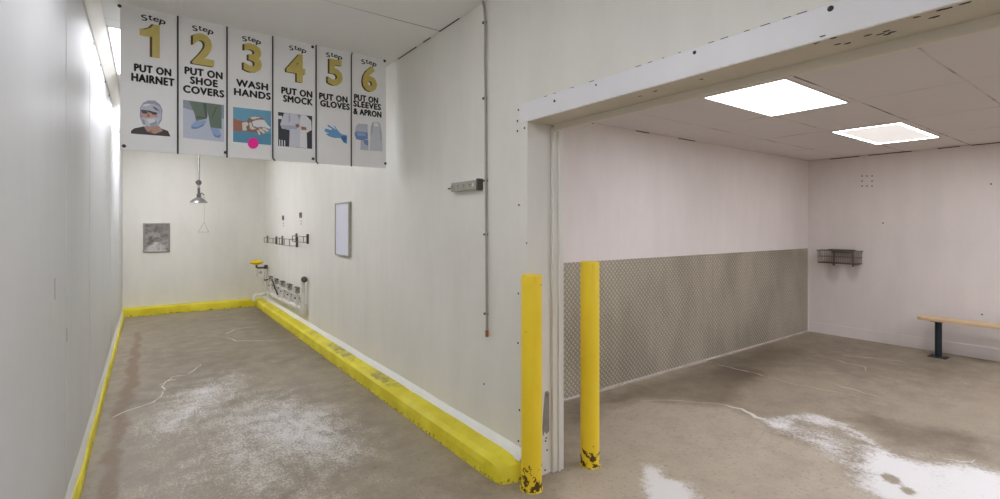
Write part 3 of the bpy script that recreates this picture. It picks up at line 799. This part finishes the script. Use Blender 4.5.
# ------------------------------------------------------------------ emergency shower
sx, sy = .692, 9.5
t = thing('emergency_shower', 'steel emergency shower hanging from the ceiling before the end wall', 'shower', (sx, sy, 1.4))
bm = new(); tube(bm, [(sx, sy, 2.14), (sx, sy, ZC)], .018, 14); tube(bm, [(sx, sy, ZC - .02), (sx, sy, ZC - .0005)], .06, 18); obj('drop_pipe', bm, M['steel'], t, True)
bm = new(); tube(bm, [(sx, sy, 2.20), (sx, sy, 2.28)], .03, 14); tube(bm, [(sx - .045, sy, 2.24), (sx + .04, sy, 2.24)], .02, 12); obj('ball_valve', bm, M['darksteel'], t, True)
bm = new(); tube(bm, [(sx, sy, 1.99), (sx, sy, 2.15)], [.02, .02], 12); tube(bm, [(sx, sy, 2.0), (sx, sy, 2.05)], .032, 12); obj('coupling', bm, M['darksteel'], t, True)
bm = new(); tube(bm, [(sx, sy, 2.035), (sx + .04, sy, 2.07), (sx + .075, sy - .01, 2.035)], .009, 8); obj('pull_lever', bm, M['darksteel'], t, True)
bm = new(); lathe(bm, [(.028, 2.0), (.05, 1.985), (.095, 1.955), (.125, 1.918), (.130, 1.905), (.124, 1.905), (.09, 1.925), (.02, 1.94)], (sx, sy, 0), 32); obj('shower_head', bm, M['steel'], t, True)
bm = new(); tube(bm, [(sx + .075, sy - .01, 2.035), (sx + .072, sy - .14, 1.99), (sx + .068, sy - .145, 1.9), (sx + .066, sy - .145, 1.58)], .002, 6); rod = obj('pull_rod', bm, M['steel'], t)
bm = new(); a = (sx + .066, sy - .145, 1.58); polyline(bm, [a, (sx - .02, sy - .145, 1.42), (sx + .13, sy - .145, 1.42), a], .0028); obj('pull_triangle', bm, M['steel'], rod)

# ------------------------------------------------------------------ eyewash by the corner
ex, ey = 1.64, 9.98
t = thing('eyewash_station', 'eyewash station with yellow bowl on the right wall near the end corner', 'eyewash station', (XR, ey, .3))
bm = new(); lathe(bm, [(.03, .80), (.07, .812), (.115, .835), (.128, .852), (.12, .862), (.075, .878), (.045, .888), (.02, .905), (.004, .908)], (ex, ey, 0), 28); obj('bowl', bm, M['bowl'], t, True)
bm = new(); tube(bm, [(ex, ey, .80), (ex, ey, .755), (ex + .03, ey, .745), (1.80, ey, .745)], .018, 12); obj('supply_arm', bm, M['darksteel'], t, True)
bm = new(); tube(bm, [(1.80, ey, .79), (1.80, ey, .72)], .03, 12); obj('elbow', bm, M['darksteel'], t, True)
bm = new(); tube(bm, [(1.795, ey, .72), (1.795, ey, .27)], .019, 12); obj('supply_pipe', bm, M['pvc'], t, True)
bm = new(); box(bm, 1.655, 1.735, ey - .05, ey + .05, .58, .728, .012); obj('valve_body', bm, M['pvc'], t)
bm = new(); tube(bm, [(1.70, ey - .052, .66), (1.70, ey + .052, .66)], .03, 14); obj('valve_cap', bm, M['greymetal'], t, True)
bm = new(); box(bm, 1.77, XR, ey - .03, ey + .03, .50, .525, .004); obj('wall_bracket', bm, M['blackish'], t)
bm = new(); tube(bm, [(1.795, ey, .30), (1.795, ey, .26), (1.72, ey, .24), (1.62, ey, .24), (1.60, ey, .20), (1.60, ey, .142)], .034, 12); obj('drain_pipe', bm, M['pvc'], t, True)

# ------------------------------------------------------------------ white pipe manifold
px_ = XR - .055
t = thing('pipe_manifold', 'white plastic pipe manifold with dark valve levers low on the right wall', 'pipes', (XR, 8.4, .3))
bm = new(); tube(bm, [(px_, 9.72, .30), (px_, 7.20, .34)], .036, 14); obj('main_pipe', bm, M['pvc'], t, True)
ys = [9.45, 8.98, 8.5, 8.02, 7.55]
for i, y in enumerate(ys):
    zb = .30 + (9.72 - y) / 2.45 * .04
    bm = new(); tube(bm, [(px_, y, zb), (px_, y, .62)], .021, 12); r = obj('riser', bm, M['pvc'], t, True)
    bm = new(); tube(bm, [(px_, y - .07, zb), (px_, y + .07, zb)], .047, 14); tube(bm, [(px_, y, zb), (px_, y, zb + .07)], .034, 12); obj('tee_fitting', bm, M['pvc'], r, True)
    bm = new(); tube(bm, [(px_, y, .535), (px_, y, .60)], .032, 12); tube(bm, [(px_ - .03, y, .575), (px_ + .03, y, .575)], .02, 10); obj('valve', bm, M['greymetal'], r, True)
    bm = new(); box(bm, px_ - .035, px_ + .012, y - .13, y + .04, .615, .632, .004); tube(bm, [(px_, y, .60), (px_, y, .62)], .012, 8); obj('lever', bm, M['darksteel'], r)
    bm = new(); tube(bm, [(px_ - .03, y - .13, .62), (px_ - .06, y - .2, .60)], .010, 8); obj('spout', bm, M['darksteel'], r, True)
    bm = new(); box(bm, px_ - .02, XR - .001, y + .09, y + .12, .44, .46, .003); obj('pipe_clip', bm, M['blackish'], r)
bm = new(); tube(bm, [(px_, 9.72, .52), (px_, 7.5, .50)], .014, 10); obj('upper_pipe', bm, M['pvc'], t, True)
bm = new(); tube(bm, [(px_ - .05, 9.1, .60), (px_ - .06, 8.6, .40)], .012, 8); obj('drain_hose', bm, M['blackish'], t, True)
bm = new(); tube(bm, [(px_, 7.22, .29), (px_, 7.22, .80)], .026, 14); v = obj('end_riser', bm, M['pvc'], t, True)
bm = new(); lathe(bm, [(.03, .02), (.042, .012), (.042, -.02), (.025, -.032), (.004, -.034)], (px_, 7.17, .77), 20, 'y'); obj('flange_cap', bm, M['darksteel'], v, True)
bm = new(); tube(bm, [(px_, 7.22, .28), (px_, 7.22, .42)], .042, 14); obj('end_elbow', bm, M['pvc'], v, True)

# ------------------------------------------------------------------ wire holders above the manifold
def wire_holder(label, pr, pl_, yt, yb_, dep, divider):
    x1 = XR - .006; x0 = XR - dep
    y0, z1 = onX(pr, yt, x0); y1 = onX(pl_, yt, x0)[0]; z0 = onX(pr, yb_, x0)[1]
    t = thing('wire_holder', label, 'wire rack', (XR, (y0 + y1) / 2, z0), 'wire holders on the right wall')
    for y, w in ((y0, .010), (y1, .005)):
        bm = new(); box(bm, XR - .03, XR, y - w, y + w, z0 - .02, z1 + .035, .004); obj('side_bracket', bm, M['darksteel' if w > .006 else 'wire'], t)
    for z, nm in ((z0, 'bottom_wire'), (z1, 'top_wire')):
        bm = new(); polyline(bm, [(x1, y0, z), (x0, y0, z), (x0, y1, z), (x1, y1, z)], .005); obj(nm, bm, M['wire'], t)
    for y in [y0, y1] + [y0 + (y1 - y0) * q for q in divider]:
        bm = new(); tube(bm, [(x0, y, z0), (x0, y, z1)], .006, 6); obj('upright_wire', bm, M['wire'], t)
wire_holder('wire holder on the right wall, nearest of the row of three', 303.5, 292.5, 236.5, 242.5, .07, [])
wire_holder('boxy wire holder in the middle of the wall row of three', 289.5, 275.5, 239.3, 246, .12, [.35, .7])
wire_holder('wire holder on the right wall, closest to the end corner', 273, 264.2, 238.5, 243.2, .07, [])
for label, y, z in (('small dark fixing plate left on the wall above the middle wire holder', onX(283.4, 218.3, XR)[0], 1.655), ('small dark fixing plate left on the wall above the nearest wire holder', onX(301, 215.3, XR)[0], 1.68)):
    t = thing('fixing_plate', label, 'bracket', (XR, y, z), 'fixing plates above the wire holders')
    bm = new()
    for a in ((-.05, -.03, -.04, .04), (.03, .05, -.04, .04), (-.03, .03, .022, .04), (-.03, .03, -.04, -.022)): box(bm, XR - .014, XR, y + a[0], y + a[1], z + a[2], z + a[3], .002)
    obj('plate', bm, M['wire'], t)
    for dz in (-.09, -.13):
        bm = new(); lathe(bm, [(.012, 0), (.009, -.004), (.001, -.006)], (XR, y - .01, z + dz), 8, 'x'); obj('screw', bm, M['screw'], t)

# ------------------------------------------------------------------ hanging step sign
SY = 4.20                                   # plane of the boards
def sp(px, py): return onY(px, py, SY)      # photo pixel -> (x, z) on the boards
def text_bm(s, rect, off, ext, y, rot=0.0, spc=0.0):
    """lettering fitted into rect (x0, x1, z0, z1) on the plane y; returns a bmesh"""
    cu = bpy.data.curves.new('lettering', 'FONT'); cu.body = s; cu.size = 1.0; cu.offset = off; cu.space_character = 1.0 + spc; cu.extrude = 0.02; cu.resolution_u = 3
    o = bpy.data.objects.new('lettering', cu); COL.objects.link(o)
    bpy.context.view_layer.update()
    me = bpy.data.meshes.new_from_object(o.evaluated_get(bpy.context.evaluated_depsgraph_get()))
    bm = new(); bm.from_mesh(me)
    bpy.data.objects.remove(o); bpy.data.curves.remove(cu); bpy.data.meshes.remove(me)
    xs = [v.co.x for v in bm.verts]; ys = [v.co.y for v in bm.verts]
    a0, a1, b0, b1 = min(xs), max(xs), min(ys), max(ys)
    x0, x1, z0, z1 = rect; cx, cz = (x0 + x1) / 2, (z0 + z1) / 2
    for v in bm.verts:
        lx = ((v.co.x - a0) / (a1 - a0) - .5) * (x1 - x0); lz = ((v.co.y - b0) / (b1 - b0) - .5) * (z1 - z0)
        c, sn = math.cos(rot), math.sin(rot)
        d = (v.co.z + .02) / .04 * ext
        v.co = (cx + lx * c - lz * sn, y - d, cz + lx * sn + lz * c)
    return bm
def join_bm(dst, src):
    me = bpy.data.meshes.new('tmp'); src.to_mesh(me); src.free(); dst.from_mesh(me); bpy.data.meshes.remove(me)
SF = SY - .003                              # front face of the boards
def shape(bm, pix, layer, dx=0):
    """flat printed patch outlined on the board face"""
    y = SF - .0004 - .0003 * layer
    prism(bm, [(sp(px, py)[0], y, sp(px, py)[1]) for px, py in pix], .0003, (0, -1, 0))
def ell(cx, cy, rx, ry, n=18, rot=0):
    return [(cx + rx * math.cos(a) * math.cos(rot) - ry * math.sin(a) * math.sin(rot), cy + rx * math.cos(a) * math.sin(rot) + ry * math.sin(a) * math.cos(rot)) for a in [2 * PI * k / n for k in range(n)]]

EDGE = [-.150, .177, .487, .805, .1 + 1.038, 1.434, 1.752]
ZB, ZT = 2.042, ZC - .004
PANELS = [
 dict(label='white hanging sign board numbered 1 reading put on hairnet', num='1', nbox=(140, 24, 160, 57), step=(141, 165.4, 14, 24.8),
      cap=[('PUT ON', 134, 71.8, 171.3, 76.1, 7.7), ('HAIRNET', 131.3, 81.3, 174.5, 86.4, 8)], screws=[(124, 146), (119.5, 5.5)]),
 dict(label='white hanging sign board numbered 2 reading put on shoe covers', num='2', nbox=(191, 34, 214, 65.7), step=(192, 213.3, 25, 34.5),
      cap=[('PUT ON', 184.5, 74.5, 222.6, 79.3, 7.4), ('SHOE', 190, 83.6, 217.8, 87.8, 7.4), ('COVERS', 183, 92.8, 224.2, 97.6, 7.5)], screws=[(225.4, 152.5)]),
 dict(label='white hanging sign board numbered 3 with a pink dot reading wash hands', num='3', nbox=(242.4, 44, 261.6, 73), step=(242, 260.8, 35.6, 44.6),
      cap=[('WASH', 236, 86.6, 268, 90.5, 7.2), ('HANDS', 233.9, 95.6, 270.7, 99.8, 7.2)], screws=[]),
 dict(label='white hanging sign board numbered 4 reading put on smock', num='4', nbox=(285.4, 53.5, 305, 82), step=(288.9, 306, 45, 53.2),
      cap=[('PUT ON', 281.2, 94.1, 312.2, 97.7, 6.8), ('SMOCK', 283, 102, 312.6, 105.5, 6.8)], screws=[(313, 158.8), (312.5, 47)]),
 dict(label='white hanging sign board numbered 5 reading put on gloves', num='5', nbox=(326.6, 59.6, 342.4, 86), step=(325.8, 342, 52, 60),
      cap=[('PUT ON', 319, 99.5, 347.4, 102.9, 6.5), ('GLOVES', 320, 106.7, 349.6, 109.9, 6.4)], screws=[]),
 dict(label='white hanging sign board numbered 6 reading put on sleeves and apron', num='6', nbox=(361.5, 66, 376.8, 92), step=(361, 376.3, 59.3, 66.3),
      cap=[('PUT ON', 354, 100.6, 378, 103.4, 6.2), ('SLEEVES', 353.2, 107, 380.8, 110, 6.2), ('& APRON', 353.2, 114.6, 381.3, 117.5, 6.2)], screws=[(385.2, 163.5), (384.5, 61)]),
]
PICS = {
 '1': [('p_dark', [(131, 131), (134, 128.5), (144, 126.5), (158, 127.5), (168, 131), (170.5, 136.6), (131, 133.6)]),
       ('p_neck', [(144, 127), (149, 125), (159, 126), (163, 131), (155, 134), (147, 131.5)]), ('p_arm', [(148, 131), (152.5, 130.4), (151.5, 133.4)]),
       ('p_hair2', [(140, 108), (143, 103), (148, 100.6), (155, 100.8), (160, 104.5), (162.5, 110), (161.8, 120), (158, 126), (150, 127.4), (143, 124.5), (139.8, 117)]),
       ('p_hair', [(141, 108), (143.5, 104.4), (148, 103.6), (154, 104.2), (159.6, 107), (161.4, 111), (158, 113), (150, 110.6), (141, 109.6)]),
       ('p_hair2', [(152, 106), (155, 106.6), (160.4, 110.6), (160, 112.4), (155, 110)]), ('p_navy', [(152.6, 107.4), (154, 107.2), (158, 110), (157, 110.6)]),
       ('p_hair', [(157, 114), (161.4, 112.4), (161, 119.4), (158, 122)]), ('p_white', [(142, 106), (146, 104), (151, 104.4), (147, 106.4)]),
       ('p_skin', [(141, 110.5), (147, 110.5), (156.4, 112.5), (156.6, 117.5), (149, 119), (142.5, 118)]),
       ('p_dark', [(140.6, 110), (148, 110.6), (157, 112.8), (156.6, 115), (152.6, 114.8), (151, 113.2), (148, 112.4), (146.4, 114.2), (142.6, 113.4)]),
       ('p_arm', [(147, 114), (149.4, 113.8), (150, 117), (147, 117.4)]), ('p_hair2', [(146.6, 111.2), (148, 111.4), (147.6, 112.4)]),
       ('p_beard', [(141, 117.6), (147, 118.2), (155, 117.4), (160, 118.6), (157.6, 125), (150, 127), (144, 124.6)]),
       ('p_hair2', [(141.4, 120), (144, 119.4), (146, 124.4), (144, 124.4)]), ('p_white', [(147, 119.4), (154, 119), (155, 122), (149, 123.4)]), ('p_hair2', [(150, 124), (157, 121), (157, 124.6), (151, 126.6)])],
 '2': [('p_floor', [(183, 99.8), (224, 105.2), (224, 142), (183, 137.8)]), ('p_floor2', [(183, 99.8), (224, 105.2), (224, 122), (214, 116), (183, 112)]),
       ('p_floor', [(183, 108), (224, 119), (224, 124), (183, 114)]),
       ('p_blue', [(191, 125), (196, 121), (204, 120.4), (206.8, 121), (204, 125.4), (198, 128.4), (192, 128.8)]), ('p_blue2', [(191, 126.4), (198, 127), (205, 123.4), (203, 126.4), (197, 129), (191.5, 128.8)]),
       ('p_blue', [(210, 128), (216, 127.2), (219.6, 130), (221, 136), (218.5, 138), (214, 136.4)]), ('p_blue2', [(212.6, 133), (217, 136), (221, 134.6), (219.5, 138), (215, 137.4)]),
       ('p_green', [(189, 101), (203.5, 103), (206.8, 119), (196, 121), (194.6, 114)]), ('p_green', [(205, 103.2), (221, 105), (221.6, 129), (210.4, 127.6), (208.4, 116)]),
       ('p_green2', [(203, 103), (206, 103.4), (207.4, 117), (205.6, 119)]), ('p_green2', [(216, 107), (217, 107.2), (212.6, 117), (211, 119)]), ('p_green2', [(196, 116.6), (206, 117.6), (205.6, 118.6), (196, 118)])],
 '3': [('p_sky', [(233, 107), (271, 111.2), (271, 145.2), (233, 141.8)]), ('p_sky2', [(233, 130), (271, 134), (271, 145.2), (233, 141.8)]),
       ('p_arm', [(233, 117.8), (237, 120), (244, 121.2), (250, 122), (250, 131), (244, 131.4), (233, 131)]),
       ('p_foam2', [(241.6, 122), (247, 121), (249.6, 117), (257, 116), (264, 119), (268, 125), (270, 128.4), (265, 131.6), (261, 135), (256, 132.6), (248, 132), (242, 131)]),
       ('p_foam', [(242, 122.6), (247, 122), (248.6, 124.4), (246, 127), (247, 130.6), (242.4, 130.6)]), ('p_foam', [(249.6, 117.4), (255, 116.6), (260, 117.4), (258.6, 119), (252, 119.6)]),
       ('p_white', [(252, 121.6), (258, 119.6), (264, 120), (267.6, 125), (270.4, 127.6), (269.6, 129.2), (265, 127.6), (262, 127), (257, 127.6), (253, 126)]),
       ('p_foam', [(262, 127.4), (266, 128.4), (268.6, 131), (267, 131.8), (262.6, 129.8)]), ('p_foam', [(258.6, 128.4), (261.4, 129), (265, 132.6), (263.6, 134), (259.6, 131)]),
       ('p_foam', [(256.6, 130), (259, 130.6), (260.6, 134.6), (258.6, 135.2)]), ('p_foam', [(249, 123), (251, 122.4), (252.4, 126.6), (256, 129), (250, 130.4)]),
       ('p_arm', [(256, 118.6), (260, 118.2), (259, 119.8), (255, 120.4)]), ('p_arm', [(247.6, 128), (249.6, 128.6), (254, 131), (249.6, 131.4)])],
 '4': [('p_navy', [(278, 112), (312, 116.2), (312, 149), (278, 145.8)]), ('p_white', [(278, 115.6), (282, 116), (282, 119.4), (278, 118.8)]),
       ('p_coat', [(284, 113), (300, 114.8), (301, 130), (299.6, 147.6), (289, 146.8), (289.6, 130), (282, 128.6), (280, 124.4)]),
       ('p_coat2', [(288.6, 114), (290, 114.2), (290.4, 121), (288.4, 123)]), ('p_coat2', [(281, 125), (296, 126), (297, 129.4), (283, 129)]),
       ('p_white', [(300.4, 115), (306, 115.6), (311, 121), (311.6, 130), (306.6, 133), (307, 148.4), (299.6, 147.6)]), ('p_foam2', [(295, 124.4), (298.4, 123.8), (299.4, 127), (296.4, 128)]),
       ('p_arm', [(300.6, 126.6), (306, 127.4), (306.4, 130.2), (301.4, 130)]), ('p_hair2', [(297, 114.6), (300, 115), (299, 120)]), ('p_white', [(279, 139.6), (280, 139.8), (280, 145.8), (279, 145.6)]),
       ('p_white', [(281.4, 140), (282.4, 140.2), (282.4, 146), (281.4, 145.8)]), ('p_white', [(284, 140.4), (285, 140.6), (285, 146.2), (284, 146.2)])],
 '5': [('p_glove', [(324.4, 130), (325.6, 128.6), (331, 130), (332, 129), (327, 126), (328.4, 124.8), (336, 130), (334, 126.6), (333.2, 125.6), (334.6, 126), (337, 129.6), (341, 134), (347, 135.6), (347, 144), (343.6, 142.6), (340.6, 138), (334, 138), (328, 136), (325.4, 133.6), (329, 133.6), (324.6, 131.6)]),
       ('p_glove2', [(341, 136.4), (345, 135.6), (346.4, 138), (345, 143.2), (343.4, 142), (341, 138.6)])],
 '6': [('p_sleeve', [(355.6, 127), (358, 123.6), (367.4, 124.2), (367.8, 132), (363, 135), (355, 132)]), ('p_blue2', [(354.2, 133), (356.4, 131.4), (367.6, 132.6), (367.8, 139), (362, 140.6), (356, 139.2)]),
       ('p_blue', [(356, 132.4), (365, 133.2), (366, 136), (358, 136)]), ('p_sleeve', [(360.6, 140.6), (368, 139.4), (368.2, 150.6), (360.2, 149.8)]), ('p_blue2', [(363, 140.6), (368, 139.8), (368, 146), (364.6, 144.4)]),
       ('p_apron', [(371, 128), (372, 122.6), (374, 121.8), (378.4, 122.2), (380, 124), (381.6, 134), (382.4, 151.4), (369.4, 150.6), (370.4, 136)]), ('p_apron2', [(370.6, 128), (372, 122.6), (373, 123), (372.4, 132), (370, 137)]),
       ('p_sign', [(374.2, 123), (377.6, 123.4), (378.2, 126.8), (373.8, 126.4)]), ('p_apron2', [(379.6, 124), (381.2, 132), (381.8, 142), (380, 140), (379.4, 130)])],
}
M['p_sign'] = M['sign']
for i, d in enumerate(PANELS):
    x0, x1 = EDGE[i] + (.0035 if i else 0), EDGE[i + 1] - (.0035 if i < 5 else 0)
    t = thing('sign_board', d['label'], 'sign', ((x0 + x1) / 2, SY, ZB), 'hanging step sign boards')
    bm = new(); box(bm, x0, x1, SF, SY + .004, ZB - .002 * i * 0, ZT, .001, 1); obj('board', bm, M['sign'], t)
    # numeral: gold face over a brown edge that shows at its left
    a, b = sp(d['nbox'][0], d['nbox'][1]), sp(d['nbox'][2], d['nbox'][3])
    zc0 = sp((d['nbox'][0] + d['nbox'][2]) / 2, d['nbox'][3])[1]; zc1 = sp((d['nbox'][0] + d['nbox'][2]) / 2, d['nbox'][1])[1]
    sh = .014
    if d['num'] == '1':       # a plain flagged stroke
        w, h = b[0] - a[0], zc1 - zc0
        def one(bm, dx, y, ext):
            P_ = [(.98, 0), (.98, 1), (.62, 1), (.42, .88), (.06, .80), (.06, .60), (.40, .60), (.52, .63), (.52, 0)]
            prism(bm, [(a[0] + dx + .02 + q[0] * (w - .02), y, zc0 + q[1] * h) for q in P_], ext, (0, -1, 0)); return bm
        g = obj('numeral', one(new(), 0, SF - .0016, .002), M['gold'], t)
        bm = new(); one(bm, -sh, SF - .0004, .001); obj('numeral_edge', bm, M['golddark'], g)
        bm = new(); prism(bm, [(a[0] - .002, SF - .0018, zc0 + h * .80), (a[0] + .028, SF - .0018, zc0 + h * .80), (a[0] + .028, SF - .0018, zc0 + h * .60), (a[0] - .002, SF - .0018, zc0 + h * .60)], .0004, (0, -1, 0)); obj('numeral_tip', bm, M['gold'], g)
    else:
        rect = (a[0] + sh * .6, b[0], zc0 + .004, zc1)
        g = obj('numeral', text_bm(d['num'], rect, .035, .002, SF - .0016), M['gold'], t)
        e = new()
        for q in (.35, .7, 1.0): join_bm(e, text_bm(d['num'], (rect[0] - sh * q, rect[1] - sh * q, rect[2] - .006 * q, rect[3] - .006 * q), .035, .0003, SF - .0004 - .0003 * (1 - q)))
        obj('numeral_edge', e, M['golddark'], g)
    # arched handwritten "Step"
    L, R_, T_, B_ = d['step']
    bm = new(); W = sp(R_, T_)[0] - sp(L, T_)[0]; xm = (sp(L, T_)[0] + sp(R_, T_)[0]) / 2
    zm = sp((L + R_) / 2, (T_ + B_) / 2)[1]
    for ch, u, zz, rot, w, h in (('S', -.37, -.002, .22, .22, .29), ('t', -.12, .006, .08, .15, .26), ('e', .11, .000, -.10, .22, .20), ('p', .37, -.014, -.22, .23, .30)):
        cxx = xm + u * W
        for jx in (-.0016, .0016): join_bm(bm, text_bm(ch, (jx + cxx - w * W / 2, jx + cxx + w * W / 2, zm + zz - h * W / 2, zm + zz + h * W / 2), .004, .0008, SF - .0003, rot))
    obj('step_lettering', bm, M['ink'], t)
    for s, xl, yl, xr, yr, cap in d['cap']:
        p, q = sp(xl, yl), sp(xr, yr); zb = (p[1] + q[1]) / 2
        hh = sp((xl + xr) / 2, 100 - cap)[1] - sp((xl + xr) / 2, 100)[1]
        e = new()
        for dx, dz in ((-.0036, 0), (.0036, 0), (0, .003), (0, -.003)):
            join_bm(e, text_bm(s, (p[0] + dx + .003, q[0] + dx - .003, zb + dz + .002, zb + hh + dz - .002), .0, .0008, SF - .0003, 0.0, .10))
        obj('caption', e, M['ink'], t)
    bm = new(); mats = []; k = 0
    for nm, poly in PICS[d['num']]:
        nf = len(bm.faces); shape(bm, poly, k); k += 1; bm.faces.ensure_lookup_table()
        if M[nm] not in mats: mats.append(M[nm])
        for f in bm.faces[nf:]: f.material_index = mats.index(M[nm])
    obj('picture', bm, mats, t)
    if d['num'] == '3':
        bm = new(); shape(bm, ell(253, 143.4, 5.4, 5.4, 28), k); obj('sticker', bm, M['pink'], t)
    for px, py in d['screws']:
        x, z = sp(px, py); bm = new(); lathe(bm, [(.012, 0), (.010, -.005), (.003, -.007)], (x, SF, min(z, ZT - .014)), 12, 'y'); obj('screw', bm, M['screw'], t)
    if i < 5:                 # dark cord down the joint to the next board, its tail hooked to the right
        x = EDGE[i + 1]
        zt = sp(px := [176.5, 226.8, 272.8, 315.7, 351.2][i], [16, 27, 36.5, 44.5, 52.5][i])[1]
        tail = [(x, SY - .009, ZB + .03), (x + .003, SY - .009, ZB + .012), (x + .018, SY - .010, ZB - .004)] if i in (2, 3) else [(x, SY - .009, ZB - .006)]
        obj('joint_cord', tube(new(), [(x + (.008 if i in (4,) else 0), SY - .009, min(zt, ZC - .006)), (x, SY - .009, zt - .03), (x, SY - .009, ZB + .3)] + tail, .0055, 8), M['tape'], t, True)

# ------------------------------------------------------------------ world: only reaches the closed shell through nothing
w = bpy.data.worlds.new('world'); SC.world = w; w.use_nodes = True
w.node_tree.nodes['Background'].inputs[0].default_value = (0.8, 0.85, 0.9, 1)
w.node_tree.nodes['Background'].inputs[1].default_value = 0.3
